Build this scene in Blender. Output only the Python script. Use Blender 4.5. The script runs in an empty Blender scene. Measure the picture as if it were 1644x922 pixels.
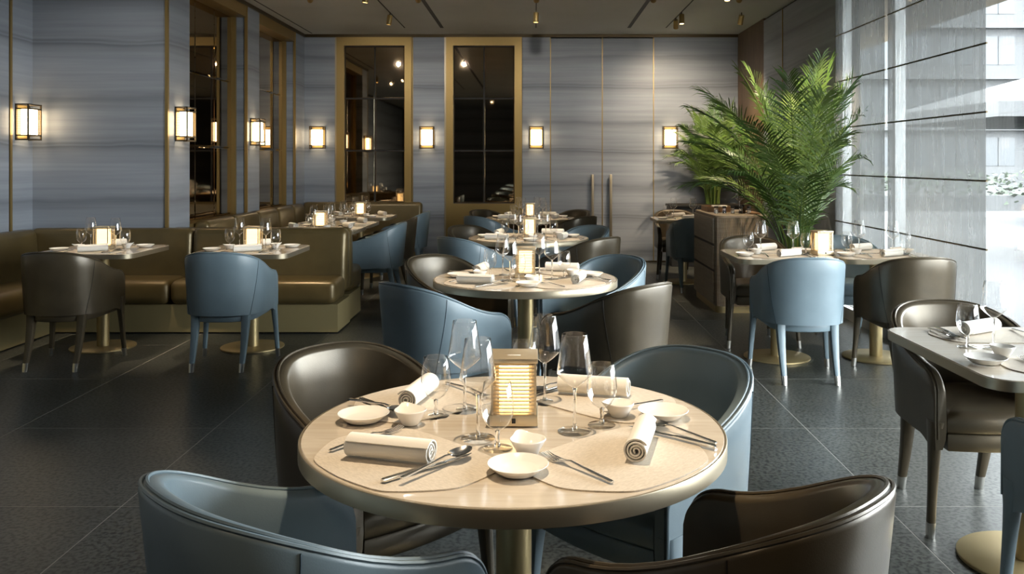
import bpy, bmesh, math, random
from mathutils import Vector, Matrix
random.seed(7)
PI = math.pi
scene = bpy.context.scene
C = scene.collection

# ---------------------------------------------------------------- camera
FPX, W, H = 1400.0, 1644.0, 922.0
VPX, VPY, CAMZ = 858.0, 260.0, 1.36
cam_d = bpy.data.cameras.new('camera'); cam = bpy.data.objects.new('camera', cam_d); C.objects.link(cam)
cam.location = (0, 0, CAMZ); cam.rotation_euler = (PI/2, 0, 0)
cam_d.sensor_width = 36; cam_d.sensor_fit = 'HORIZONTAL'; cam_d.lens = FPX/W*36
cam_d.shift_x = -(VPX-W/2)/W; cam_d.shift_y = -(H/2-VPY)/W
cam_d.clip_start = 0.05; cam_d.clip_end = 300
scene.camera = cam
# ---------------------------------------------------------------- sky, daylight, exposure
world = bpy.data.worlds.new('sky'); scene.world = world; world.use_nodes = True
bg = world.node_tree.nodes['Background']
bg.inputs[0].default_value = (0.93, 0.97, 1.0, 1); bg.inputs[1].default_value = 11.0
vs = scene.view_settings
vs.view_transform = 'Standard'; vs.look = 'None'; vs.gamma = 1; vs.use_curve_mapping = False
vs.exposure = 1.05
scene.cycles.use_denoising = True
scene.cycles.max_bounces = 10; scene.cycles.diffuse_bounces = 4; scene.cycles.glossy_bounces = 5
scene.cycles.transmission_bounces = 6; scene.cycles.transparent_max_bounces = 24
scene.cycles.caustics_reflective = False; scene.cycles.caustics_refractive = False
scene.cycles.sample_clamp_indirect = 6.0
WIN_X = 2.80                                   # glass line of the window wall
pd = bpy.data.lights.new('daylight_portal', 'AREA'); pd.shape = 'RECTANGLE'; pd.size = 6.5; pd.size_y = 3.0
pd.cycles.is_portal = True
po = bpy.data.objects.new('daylight_portal', pd); C.objects.link(po)
po.location = (WIN_X+0.06, 4.65, 1.55); po.rotation_euler = (PI/2, 0, PI/2)   # faces -X, long side along Y

# ---------------------------------------------------------------- materials
def nd(nt, t, **kw):
    n = nt.nodes.new(t)
    for k, v in kw.items(): setattr(n, k, v)
    return n
def mat(name, col=(.5,.5,.5), rough=.5, metal=0.0, spec=.5, bump=0.0, bscale=200, noise=0.0, nscale=6, coat=0.0, emit=None, estr=0.0, sheen=0.0):
    m = bpy.data.materials.new(name); m.use_nodes = True
    nt = m.node_tree; b = nt.nodes['Principled BSDF']
    b.inputs['Base Color'].default_value = (*col, 1); b.inputs['Roughness'].default_value = rough
    b.inputs['Metallic'].default_value = metal; b.inputs['Specular IOR Level'].default_value = spec
    b.inputs['Coat Weight'].default_value = coat; b.inputs['Coat Roughness'].default_value = .08
    b.inputs['Sheen Weight'].default_value = sheen
    if emit: b.inputs['Emission Color'].default_value = (*emit, 1); b.inputs['Emission Strength'].default_value = estr
    if noise or bump:
        tc = nd(nt, 'ShaderNodeTexCoord')
    if noise:
        n = nd(nt, 'ShaderNodeTexNoise'); n.inputs['Scale'].default_value = nscale; n.inputs['Detail'].default_value = 6
        nt.links.new(tc.outputs['Object'], n.inputs['Vector'])
        r = nd(nt, 'ShaderNodeValToRGB'); r.color_ramp.elements[0].position = .3; r.color_ramp.elements[1].position = .7
        r.color_ramp.elements[0].color = (*[c*(1-noise) for c in col], 1); r.color_ramp.elements[1].color = (*[min(1, c*(1+noise)) for c in col], 1)
        nt.links.new(n.outputs['Fac'], r.inputs[0]); nt.links.new(r.outputs[0], b.inputs['Base Color'])
    if bump:
        n2 = nd(nt, 'ShaderNodeTexNoise'); n2.inputs['Scale'].default_value = bscale; n2.inputs['Detail'].default_value = 3
        nt.links.new(tc.outputs['Object'], n2.inputs['Vector'])
        bp = nd(nt, 'ShaderNodeBump'); bp.inputs['Strength'].default_value = bump; bp.inputs['Distance'].default_value = .002
        nt.links.new(n2.outputs['Fac'], bp.inputs['Height']); nt.links.new(bp.outputs[0], b.inputs['Normal'])
    return m

def stone_mat(name, tint):
    m = bpy.data.materials.new(name); m.use_nodes = True; nt = m.node_tree; b = nt.nodes['Principled BSDF']
    g = nd(nt, 'ShaderNodeNewGeometry'); sp = nd(nt, 'ShaderNodeSeparateXYZ'); nt.links.new(g.outputs['Position'], sp.inputs[0])
    mp = nd(nt, 'ShaderNodeMapping'); mp.inputs['Scale'].default_value = (.7, .7, 1.5); nt.links.new(g.outputs['Position'], mp.inputs[0])
    n1 = nd(nt, 'ShaderNodeTexNoise'); n1.inputs['Scale'].default_value = 1.0; n1.inputs['Detail'].default_value = 4; nt.links.new(mp.outputs[0], n1.inputs['Vector'])
    a = nd(nt, 'ShaderNodeMath', operation='MULTIPLY_ADD'); nt.links.new(n1.outputs['Fac'], a.inputs[0]); a.inputs[1].default_value = .16; nt.links.new(sp.outputs['Z'], a.inputs[2])
    d = nd(nt, 'ShaderNodeMath', operation='DIVIDE'); nt.links.new(a.outputs[0], d.inputs[0]); d.inputs[1].default_value = .88
    f = nd(nt, 'ShaderNodeMath', operation='FRACT'); nt.links.new(d.outputs[0], f.inputs[0])
    r = nd(nt, 'ShaderNodeValToRGB'); e = r.color_ramp.elements
    stops = [(0, .92), (.10, 1.0), (.2, .82), (.26, .66), (.30, .92), (.45, 1.02), (.60, 1.06), (.70, .95), (.76, .76), (.785, .54), (.80, .84), (.82, .62), (.845, .9), (.87, .82), (.92, .96), (1, .92)]
    e[0].position = 0; e[1].position = 1
    for p, v in stops[1:-1]: e.new(p)
    for el, (p, v) in zip(e, stops): el.position = p; el.color = (v*tint[0], v*tint[1], v*tint[2], 1)
    nt.links.new(f.outputs[0], r.inputs[0])
    mp2 = nd(nt, 'ShaderNodeMapping'); mp2.inputs['Scale'].default_value = (.8, .8, 26); nt.links.new(g.outputs['Position'], mp2.inputs[0])
    n2 = nd(nt, 'ShaderNodeTexNoise'); n2.inputs['Scale'].default_value = 1; n2.inputs['Detail'].default_value = 5; nt.links.new(mp2.outputs[0], n2.inputs['Vector'])
    mx = nd(nt, 'ShaderNodeMix', data_type='RGBA', blend_type='MULTIPLY'); mx.inputs['Factor'].default_value = 1
    r2 = nd(nt, 'ShaderNodeValToRGB'); r2.color_ramp.elements[0].position = .3; r2.color_ramp.elements[1].position = .7
    r2.color_ramp.elements[0].color = (.84, .84, .85, 1); r2.color_ramp.elements[1].color = (1.08, 1.07, 1.06, 1)
    nt.links.new(n2.outputs['Fac'], r2.inputs[0]); nt.links.new(r.outputs[0], mx.inputs['A']); nt.links.new(r2.outputs[0], mx.inputs['B'])
    nt.links.new(mx.outputs['Result'], b.inputs['Base Color']); b.inputs['Roughness'].default_value = .42
    return m
def floor_mat():
    m = mat('dark_speckled_granite', rough=.36, spec=.45); nt = m.node_tree; b = nt.nodes['Principled BSDF']
    g = nd(nt, 'ShaderNodeNewGeometry')
    n = nd(nt, 'ShaderNodeTexNoise'); n.inputs['Scale'].default_value = 60; n.inputs['Detail'].default_value = 3; nt.links.new(g.outputs['Position'], n.inputs['Vector'])
    r = nd(nt, 'ShaderNodeValToRGB'); e = r.color_ramp.elements
    e[0].position = .38; e[0].color = (.014, .015, .014, 1); e[1].position = .56; e[1].color = (.066, .069, .062, 1)
    nt.links.new(n.outputs['Fac'], r.inputs[0])
    n2 = nd(nt, 'ShaderNodeTexNoise'); n2.inputs['Scale'].default_value = 1.7; n2.inputs['Detail'].default_value = 4; nt.links.new(g.outputs['Position'], n2.inputs['Vector'])
    mx = nd(nt, 'ShaderNodeMix', data_type='RGBA', blend_type='MULTIPLY'); mx.inputs['Factor'].default_value = .7
    nt.links.new(r.outputs[0], mx.inputs['A']); nt.links.new(n2.outputs['Fac'], mx.inputs['B'])
    mu = nd(nt, 'ShaderNodeMix', data_type='RGBA', blend_type='MULTIPLY'); mu.inputs['Factor'].default_value = 1; mu.inputs['B'].default_value = (1.8, 1.8, 1.8, 1)
    nt.links.new(mx.outputs['Result'], mu.inputs['A']); nt.links.new(mu.outputs['Result'], b.inputs['Base Color'])
    return m
def grain_mat(name, c1, c2, scale=(3, 60, 3), rough=.4, coat=0.0):
    m = mat(name, c1, rough=rough, coat=coat); nt = m.node_tree; b = nt.nodes['Principled BSDF']
    tc = nd(nt, 'ShaderNodeTexCoord'); mp = nd(nt, 'ShaderNodeMapping'); mp.inputs['Scale'].default_value = scale; nt.links.new(tc.outputs['Object'], mp.inputs[0])
    n = nd(nt, 'ShaderNodeTexNoise'); n.inputs['Scale'].default_value = 1; n.inputs['Detail'].default_value = 6; n.inputs['Distortion'].default_value = .6; nt.links.new(mp.outputs[0], n.inputs['Vector'])
    r = nd(nt, 'ShaderNodeValToRGB'); r.color_ramp.elements[0].position = .35; r.color_ramp.elements[1].position = .65
    r.color_ramp.elements[0].color = (*c1, 1); r.color_ramp.elements[1].color = (*c2, 1)
    nt.links.new(n.outputs['Fac'], r.inputs[0]); nt.links.new(r.outputs[0], b.inputs['Base Color'])
    return m
def thin_glass(name, tint=(1, 1, 1), boost=1.0, base=.0):
    m = bpy.data.materials.new(name); m.use_nodes = True; nt = m.node_tree; nt.nodes.remove(nt.nodes['Principled BSDF'])
    out = nt.nodes['Material Output']; t = nd(nt, 'ShaderNodeBsdfTransparent'); t.inputs[0].default_value = (*tint, 1)
    gl = nd(nt, 'ShaderNodeBsdfGlossy'); gl.inputs['Roughness'].default_value = .02; gl.inputs[0].default_value = (1, 1, 1, 1)
    lw = nd(nt, 'ShaderNodeLayerWeight'); lw.inputs['Blend'].default_value = .5
    pw = nd(nt, 'ShaderNodeMath', operation='POWER'); pw.inputs[1].default_value = 4.0; nt.links.new(lw.outputs['Facing'], pw.inputs[0])
    fr = nd(nt, 'ShaderNodeMath', operation='MULTIPLY_ADD'); fr.inputs[1].default_value = .90; fr.inputs[2].default_value = .045; nt.links.new(pw.outputs[0], fr.inputs[0])
    mu = nd(nt, 'ShaderNodeMath', operation='MULTIPLY_ADD', use_clamp=True); mu.inputs[1].default_value = boost; mu.inputs[2].default_value = base; nt.links.new(fr.outputs[0], mu.inputs[0])
    mx = nd(nt, 'ShaderNodeMixShader'); nt.links.new(mu.outputs[0], mx.inputs[0]); nt.links.new(t.outputs[0], mx.inputs[1]); nt.links.new(gl.outputs[0], mx.inputs[2])
    nt.links.new(mx.outputs[0], out.inputs[0])
    return m
def blind_mat():
    m = bpy.data.materials.new('sheer_blind_mesh'); m.use_nodes = True; nt = m.node_tree; nt.nodes.remove(nt.nodes['Principled BSDF'])
    out = nt.nodes['Material Output']
    g = nd(nt, 'ShaderNodeNewGeometry'); mp = nd(nt, 'ShaderNodeMapping'); mp.inputs['Scale'].default_value = (1, 7, .7); nt.links.new(g.outputs['Position'], mp.inputs[0])
    n = nd(nt, 'ShaderNodeTexNoise'); n.inputs['Scale'].default_value = 2.2; n.inputs['Detail'].default_value = 5; n.inputs['Distortion'].default_value = 1.2; nt.links.new(mp.outputs[0], n.inputs['Vector'])
    r = nd(nt, 'ShaderNodeMapRange'); r.inputs['From Min'].default_value = .3; r.inputs['From Max'].default_value = .7; r.inputs['To Min'].default_value = .52; r.inputs['To Max'].default_value = .62
    nt.links.new(n.outputs['Fac'], r.inputs['Value'])
    t = nd(nt, 'ShaderNodeBsdfTransparent'); t.inputs[0].default_value = (.95, .96, .96, 1)
    tl = nd(nt, 'ShaderNodeBsdfTranslucent'); tl.inputs[0].default_value = (.17, .17, .165, 1)
    df = nd(nt, 'ShaderNodeBsdfDiffuse'); df.inputs[0].default_value = (.36, .35, .33, 1)
    m1 = nd(nt, 'ShaderNodeMixShader'); m1.inputs[0].default_value = .5; nt.links.new(tl.outputs[0], m1.inputs[1]); nt.links.new(df.outputs[0], m1.inputs[2])
    m2 = nd(nt, 'ShaderNodeMixShader'); nt.links.new(r.outputs[0], m2.inputs[0]); nt.links.new(t.outputs[0], m2.inputs[1]); nt.links.new(m1.outputs[0], m2.inputs[2])
    nt.links.new(m2.outputs[0], out.inputs[0])
    return m
MT = {}
MT['stone'] = stone_mat('veined_blue_grey_stone', (.31, .338, .382))
MT['floor'] = floor_mat()
MT['grout'] = mat('pale_grout', (.34, .33, .30), .8)
MT['ceiling'] = mat('grey_ceiling_paint', (.52, .53, .515), .7, noise=.06, nscale=1.2)
MT['black'] = mat('matt_black', (.008, .008, .008), .6)
MT['bronze'] = mat('dark_bronze', (.09, .065, .035), .4, .8)
MT['brass'] = mat('brushed_brass', (.36, .25, .095), .42, .7, bump=.05, bscale=400)
MT['brass_pale'] = mat('pale_brass', (.50, .39, .20), .42, .75)
MT['lantern'] = mat('lantern_brass', (.66, .55, .38), .36, .7)
MT['champagne'] = mat('champagne_metal', (.44, .375, .27), .38, .8)
MT['plinth'] = mat('gold_lacquer_plinth', (.30, .24, .115), .5, .25, noise=.06, nscale=3)
MT['mirror'] = mat('bronze_tinted_mirror', (.38, .295, .20), .025, 1.0)
MT['wood'] = grain_mat('dark_oak', (.10, .062, .034), (.16, .10, .058), (40, 40, 2.5), .5)
MT['cab'] = grain_mat('taupe_oak', (.27, .215, .155), (.34, .28, .205), (3, 3, 50), .45)
MT['blue'] = mat('blue_leather', (.18, .24, .275), .38, .0, .6, bump=.10, bscale=350, noise=.06, nscale=8)
MT['olive'] = mat('olive_leather', (.088, .068, .042), .32, .3, .6, bump=.10, bscale=350, noise=.14, nscale=9)
MT['bench'] = mat('bronze_leather', (.145, .104, .042), .34, .35, .6, bump=.10, bscale=300, noise=.12, nscale=7)
MT['thread_blue'] = mat('dark_blue_stitching', (.03, .055, .075), .6)
MT['thread_olive'] = mat('dark_brown_stitching', (.022, .017, .011), .6)
MT['steel_cap'] = mat('nickel_cap', (.62, .60, .56), .28, 1.0)
MT['veneer'] = grain_mat('pale_lacquered_veneer', (.56, .48, .38), (.64, .56, .455), (5, 55, 5), .16, .6)
MT['mat'] = grain_mat('woven_linen_vinyl', (.50, .44, .36), (.60, .53, .44), (90, 260, 90), .7)
MT['linen'] = mat('white_linen', (.80, .76, .69), .85, bump=.2, bscale=500, sheen=.2)
MT['china'] = mat('white_porcelain', (.86, .83, .78), .12, spec=.5)
MT['steel'] = mat('polished_steel', (.70, .69, .67), .18, 1.0)
MT['thin'] = thin_glass('thin_crystal', (.975, .98, .98), 1.6, .02)
gm = mat('solid_crystal', (1, 1, 1), .0); gm.node_tree.nodes['Principled BSDF'].inputs['Transmission Weight'].default_value = 1; gm.node_tree.nodes['Principled BSDF'].inputs['IOR'].default_value = 1.48
MT['crystal'] = gm
MT['pane'] = thin_glass('window_glass', (.96, .98, .98), .8, 0)
MT['glow'] = mat('warm_lantern_glow', (.9, .75, .5), .5, emit=(1.0, .70, .33), estr=2.0)
MT['sconce_glow'] = mat('frosted_sconce_glow', (.95, .85, .65), .5, emit=(1.0, .77, .47), estr=7.5)
MT['spot_glow'] = mat('spot_lens_glow', (1, .9, .7), .5, emit=(1.0, .85, .62), estr=14.0)
MT['blind'] = blind_mat()
MT['alu'] = mat('satin_aluminium', (.62, .63, .63), .4, .8)
MT['frond'] = mat('palm_green', (.075, .15, .032), .42, spec=.5, noise=.35, nscale=3)
MT['frond2'] = mat('palm_green_light', (.14, .225, .05), .42, spec=.5, noise=.3, nscale=3)
MT['stalk'] = mat('palm_stalk', (.17, .22, .045), .5)
MT['soil'] = mat('soil', (.03, .022, .015), .9)
MT['pot'] = mat('charcoal_pot', (.03, .03, .03), .5)
MT['ext_white'] = mat('white_render', (.062, .064, .066), .7)
MT['ext_glass'] = mat('far_window_glass', (.04, .045, .05), .3)
MT['ext_ground'] = mat('pale_paving', (.038, .039, .041), .8, noise=.05, nscale=.5)
MT['soffit'] = mat('tan_soffit', (.22, .165, .10), .7)
MT['canvas'] = mat('white_canvas', (.07, .072, .074), .8)
MT['hedge'] = mat('hedge_green', (.05, .065, .045), .8, noise=.4, nscale=3)
MT['amber'] = mat('dark_amber_glass', (.03, .015, .006), .1, spec=.6)
MT['tray'] = grain_mat('walnut_tray', (.22, .12, .05), (.30, .17, .08), (4, 40, 4), .5)
MT['seam'] = mat('shadow_gap', (.015, .012, .01), .7)

# ---------------------------------------------------------------- mesh helpers
class MB:
    def __init__(s): s.v = []; s.f = []
    def add(s, vs_, fs):
        o = len(s.v); s.v += [tuple(p) for p in vs_]; s.f += [tuple(i+o for i in f) for f in fs]; return s
    def box(s, x0, x1, y0, y1, z0, z1):
        return s.add([(x0,y0,z0),(x1,y0,z0),(x1,y1,z0),(x0,y1,z0),(x0,y0,z1),(x1,y0,z1),(x1,y1,z1),(x0,y1,z1)],
                     [(3,2,1,0),(4,5,6,7),(0,1,5,4),(1,2,6,5),(2,3,7,6),(3,0,4,7)])
    def rbox(s, x0, x1, y0, y1, z0, z1, r=.01, seg=2, fn=None):
        bm = bmesh.new(); bmesh.ops.create_cube(bm, size=1)
        for v in bm.verts: v.co = Vector(((x0+x1)/2+v.co.x*(x1-x0), (y0+y1)/2+v.co.y*(y1-y0), (z0+z1)/2+v.co.z*(z1-z0)))
        bmesh.ops.bevel(bm, geom=list(bm.edges), offset=r, segments=seg, profile=.5, affect='EDGES')
        bm.verts.index_update()
        vv = [fn(v.co) if fn else v.co.copy() for v in bm.verts]; ff = [[v.index for v in f.verts] for f in bm.faces]; bm.free()
        return s.add(vv, ff)
    def lathe(s, prof, n=32, cx=0, cy=0, rfun=None, closed=False):
        vv = []; ff = []
        k = len(prof)
        for i in range(n):
            a = 2*PI*i/n; ca, sa = math.cos(a), math.sin(a)
            for (r, z) in prof:
                if rfun: r, z = rfun(r, z, a)
                vv.append((cx+r*ca, cy+r*sa, z))
        for i in range(n):
            j = (i+1) % n
            for q in range(k-1): ff.append((i*k+q, j*k+q, j*k+q+1, i*k+q+1))
            if closed: ff.append((i*k+k-1, j*k+k-1, j*k, i*k))
        if not closed:
            if prof[0][0] > 1e-5: pass
        return s.add(vv, ff)
    def prism(s, pts, z0, z1, bev=0.0):
        n = len(pts); cx = sum(p[0] for p in pts)/n; cy = sum(p[1] for p in pts)/n
        def ring(sc, z): return [(cx+(p[0]-cx)*sc, cy+(p[1]-cy)*sc, z) for p in pts]
        rmax = max(math.hypot(p[0]-cx, p[1]-cy) for p in pts); k = 1-bev/rmax if bev else 1
        rings = [ring(k, z0), ring(1, z0+bev), ring(1, z1-bev), ring(k, z1)] if bev else [ring(1, z0), ring(1, z1)]
        vv = [p for r in rings for p in r]; ff = []
        for q in range(len(rings)-1):
            for i in range(n): j = (i+1) % n; ff.append((q*n+i, q*n+j, (q+1)*n+j, (q+1)*n+i))
        ff.append(tuple(reversed(range(n)))); ff.append(tuple((len(rings)-1)*n+i for i in range(n)))
        return s.add(vv, ff)
    def tube(s, path, r, n=6, caps=True):
        P = [Vector(p) for p in path]; vv = []; ff = []
        up = Vector((0, 0, 1))
        for i, p in enumerate(P):
            t = (P[min(i+1, len(P)-1)]-P[max(i-1, 0)]).normalized()
            a = t.cross(up)
            if a.length < 1e-3: a = t.cross(Vector((1, 0, 0)))
            a.normalize(); b = a.cross(t)
            rr = r[i] if isinstance(r, (list, tuple)) else r
            for k in range(n):
                an = 2*PI*k/n; vv.append(p+a*math.cos(an)*rr+b*math.sin(an)*rr)
        for i in range(len(P)-1):
            for k in range(n):
                l = (k+1) % n; ff.append((i*n+k, i*n+l, (i+1)*n+l, (i+1)*n+k))
        if caps: ff.append(tuple(reversed(range(n)))); ff.append(tuple((len(P)-1)*n+k for k in range(n)))
        return s.add(vv, ff)
    def mesh(s, name, m, smooth=True, angle=40):
        me = bpy.data.meshes.new(name); me.from_pydata(s.v, [], s.f); me.update()
        bm = bmesh.new(); bm.from_mesh(me); bmesh.ops.recalc_face_normals(bm, faces=bm.faces); bm.to_mesh(me); bm.free()
        if smooth:
            me.polygons.foreach_set('use_smooth', [True]*len(me.polygons)); me.set_sharp_from_angle(angle=math.radians(angle))
        me.materials.append(MT[m] if isinstance(m, str) else m)
        return me
def link(name, me, parent=None, loc=(0,0,0), rz=0.0):
    o = bpy.data.objects.new(name, me); C.objects.link(o); o.location = loc; o.rotation_euler = (0, 0, rz)
    if parent is not None: o.parent = parent
    return o
def tag(o, label, cat, group=None):
    o['label'] = label; o['category'] = cat
    if group: o['group'] = group
    return o
def thing(name, label, cat, loc=(0,0,0), rz=0.0, group=None):
    return tag(link(name, None, None, loc, rz), label, cat, group)
def struct(name, me, parent=None):
    o = link(name, me, parent)
    if parent is None: o['kind'] = 'structure'
    return o
def bx(m, *a): return MB().box(*a).mesh('box', m, False)
def rb(m, *a, r=.01, seg=2, fn=None): return MB().rbox(*a, r=r, seg=seg, fn=fn).mesh('rbox', m)

# ---------------------------------------------------------------- the room shell
CEIL = 3.09; BACK = 11.83; XL2 = -3.12; XL1 = -4.27; YF = 7.42; XR = 2.76; YR = -5.0
floor = struct('floor', bx('grout', -4.6, 2.95, YR-.2, BACK+.2, -.12, -.0006))
tile = MB().box(0, 1.0, 0, 1.005, -.02, 0).mesh('tile', 'floor', False)
tx0, ty0 = 1.385-1.005*6, 3.44-1.01*9
for i in range(8):
    for j in range(18):
        x, y = tx0+i*1.005, ty0+j*1.01
        if x > 2.8 or y > BACK: continue
        link('floor_tile', tile, floor, (x+.0025, y+.0025, 0))
ceiling = struct('ceiling', bx('ceiling', -4.6, 2.95, YR-.2, BACK+.2, CEIL, CEIL+.15))
def slot(x, w): link('ceiling_slot', bx('black', x-w/2, x+w/2, 3.0, 11.24, CEIL-.003, CEIL+.02), ceiling)
slot(-1.191, .044); slot(1.219, .044); slot(-1.672, .014); slot(1.696, .014); slot(.02, .012)
link('ceiling_slot', bx('black', -3.0, -2.985, YF, BACK-.1, CEIL-.003, CEIL+.02), ceiling)

wall_back = struct('wall_back', bx('seam', -4.6, 2.95, BACK+.03, BACK+.2, 0, CEIL))
def bpanel(x0, x1, y0=BACK, y1=BACK+.03, z0=0, z1=3.05, m='stone', name='stone_panel', par=None):
    return link(name, bx(m, x0, x1, y0, y1, z0, z1), par or wall_back)
bpanel(-3.13, -2.70); bpanel(-1.645, -1.215); bpanel(-.165, .212); bpanel(1.622, XR)
for x in (.217, .921, 1.616): bpanel(x-.006, x+.006, BACK-.004, BACK+.03, 0, 3.05, 'brass', 'brass_trim')
for x in (-2.692, -1.208): bpanel(x-.012, x+.012, BACK-.012, BACK+.03, 0, 3.05, 'champagne', 'brass_trim')
bpanel(-1.66, -1.648, BACK-.004, BACK+.03, 0, 3.05, 'brass', 'brass_trim')
for k, (x0, x1, hx) in enumerate(((.224, .914, .786), (.928, 1.609, 1.031))):
    d = struct('door_%d' % (k+1), bx('stone', x0, x1, BACK, BACK+.03, .015, 3.035))
    h = MB().rbox(hx-.017, hx+.017, BACK-.075, BACK-.04, .2, 1.19, r=.004)
    for z in (.32, 1.07): h.box(hx-.008, hx+.008, BACK-.042, BACK+.005, z-.012, z+.012)
    link('door_handle', h.mesh('handle', 'champagne'), d)
trim = struct('trim_1', bx('bronze', -3.13, 2.78, BACK-.015, BACK+.03, 3.05, CEIL))
struct('trim_2', bx('bronze', XL2-.02, XL2+.015, YF, BACK, 3.05, CEIL))
struct('trim_3', bx('bronze', XL1-.02, XL1+.015, YR, YF, 3.05, CEIL))
struct('trim_4', bx('bronze', XL1, XL2+.015, YF-.015, YF+.03, 3.05, CEIL))
struct('baseboard_back', bx('bronze', -.165, 2.75, BACK-.006, BACK+.002, 0, .02))

def mirror(name, label, ax, a0, a1, c, z0, z1, na, zs, sgn, fr=None):
    """panes on a plane: ax 'x' -> runs along X at Y=c facing -Y, 'y' -> along Y at X=c facing +X"""
    t = thing(name, label, 'mirror', ((a0+a1)/2, c, 0) if ax == 'x' else (c, (a0+a1)/2, 0), 0)
    off = Vector(t.location)
    g = .004
    for i in range(na):
        for k in range(len(zs)-1):
            u0 = a0+(a1-a0)*i/na+g/2; u1 = a0+(a1-a0)*(i+1)/na-g/2
            q = MB()
            e = .012
            def P(u, d, z): return (u-off.x, c+d-off.y, z) if ax == 'x' else (c-d-off.x, u-off.y, z)
            w0, w1 = zs[k]+g/2, zs[k+1]-g/2
            o = [P(u0, .006, w0), P(u1, .006, w0), P(u1, .006, w1), P(u0, .006, w1)]
            n_ = [P(u0+e, 0, w0+e), P(u1-e, 0, w0+e), P(u1-e, 0, w1-e), P(u0+e, 0, w1-e)]
            b = [P(u0, .014, w0), P(u1, .014, w0), P(u1, .014, w1), P(u0, .014, w1)]
            q.add(o+n_+b, [(4,5,6,7),(0,1,5,4),(1,2,6,5),(2,3,7,6),(3,0,4,7),(8,9,1,0),(9,10,2,1),(10,11,3,2),(11,8,0,3),(11,10,9,8)])
            link('mirror_pane', q.mesh('pane', 'mirror', False), t)
    return t
ZS = [.80, 1.512, 2.222, 2.93]
for (f0, f1, g0, g1, lab) in ((-2.679, -1.665, -2.577, -1.758, 'tall bronze-tinted mirror in brass frame above the far bench'),
                              (-1.195, -.169, -1.099, -.27, 'tall bronze-tinted mirror in brass frame next to the double doors')):
    t = mirror('wall_mirror', lab, 'x', g0, g1, BACK+.028, .8, 2.93, 2, ZS, -1)
    ox, oy = t.location.x, t.location.y
    def fb(x0, x1, z0, z1, mm='brass'): link('mirror_frame', bx(mm, x0-ox, x1-ox, BACK-.03-oy, BACK+.03-oy, z0, z1), t)
    fb(f0, g0, 0, 3.05); fb(g1, f1, 0, 3.05); fb(g0, g1, 2.935, 3.05); fb(g0, g1, 0, .795)

wall_left = struct('wall_left', bx('seam', -4.6, XL2-.2, YF+.03, BACK+.1, 0, CEIL))
def lpanel(x0, x1, y0, y1, m='stone', name='stone_panel', z0=0, z1=3.05, par=None): return link(name, bx(m, x0, x1, y0, y1, z0, z1), par or wall_left)
lpanel(XL1, XL2-.012, YF, YF+.03)                                    # frontal wall behind the booth
lpanel(XL2-.02, XL2+.006, YF-.012, YF+.014, 'brass', 'brass_trim')
for (y0, y1) in ((YF+.014, 7.89), (9.47, 9.89), (11.38, BACK)): lpanel(XL2-.2, XL2, y0, y1)
XM = -3.28
for (y0, y1, lab) in ((7.89, 9.47, 'tall side-wall mirror between stone piers beside the booth corner'), (9.89, 11.38, 'tall side-wall mirror between stone piers near the back corner')):
    t = mirror('wall_mirror', lab, 'y', y0+.03, y1-.03, XM, .8, 2.93, 3, ZS, 1)
    ox, oy = t.location.x, t.location.y
    def fb(a, b_, c_, d_, e_, f_, m='brass'): link('mirror_frame', bx(m, a-ox, b_-ox, c_-oy, d_-oy, e_, f_), t)
    fb(XM-.03, XL2-.002, y0, y1, 2.93, 3.05)                       # header
    fb(XM-.03, XL2-.002, y0, y1, 0, .795)                          # apron below
    fb(XM-.03, XM+.045, y1-.03, y1-.001, .795, 2.93)               # jamb
    fb(XM-.03, XM+.045, y0+.001, y0+.03, .795, 2.93)
    lpanel(XL2-.025, XL2+.006, y1-.014, y1+.006, 'brass', 'brass_trim')
wall_left_near = struct('wall_left_booth', bx('seam', -4.6, XL1-.03, YR, YF+.03, 0, CEIL))
lpanel(XL1-.03, XL1, 7.125, YF, par=wall_left_near)
lpanel(XL1-.03, XL1+.006, 7.095, 7.125, 'brass', 'brass_trim', par=wall_left_near)
for k in range(6): lpanel(XL1-.03, XL1, 7.09-1.94*(k+1)+.004, 7.09-1.94*k-.004, par=wall_left_near)
struct('wall_rear', bx('stone', -4.6, 2.95, YR-.2, YR, 0, CEIL))
wall_right = struct('wall_right', bx('seam', XR+.03, 2.95, 7.9, BACK+.03, 0, CEIL))
def rpanel(y0, y1, m='stone', name='stone_panel', x0=XR, z1=3.06): return link(name, bx(m, x0, XR+.03, y0, y1, 0, z1), wall_right)
rpanel(10.505, BACK, 'wood', 'wood_panel', z1=CEIL); rpanel(9.71, 10.5); rpanel(9.685, 9.705, 'brass', 'brass_trim', XR-.006); rpanel(7.9, 9.68)
struct('wall_right_near', bx('stone', XR, 2.95, YR-.2, 1.4, 0, CEIL))
# window wall
wr = struct('window_1', None)
wr['kind'] = 'structure'
ym = [1.45, 2.6, 3.75, 6.72, 7.86]
for a, b_ in zip(ym[:-1], ym[1:]):
    link('window_pane', bx('pane', WIN_X, WIN_X+.01, a+.03, b_-.03, .10, 2.99), wr)
for y in ym: link('mullion', bx('alu', WIN_X-.03, WIN_X+.05, y-.025, y+.025, .10, 2.99), wr)
link('window_sill', bx('alu', WIN_X-.10, WIN_X+.12, 1.4, 7.89, 0, .10), wr)
link('window_head', bx('alu', WIN_X-.05, WIN_X+.12, 1.4, 7.89, 2.99, CEIL), wr)
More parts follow.
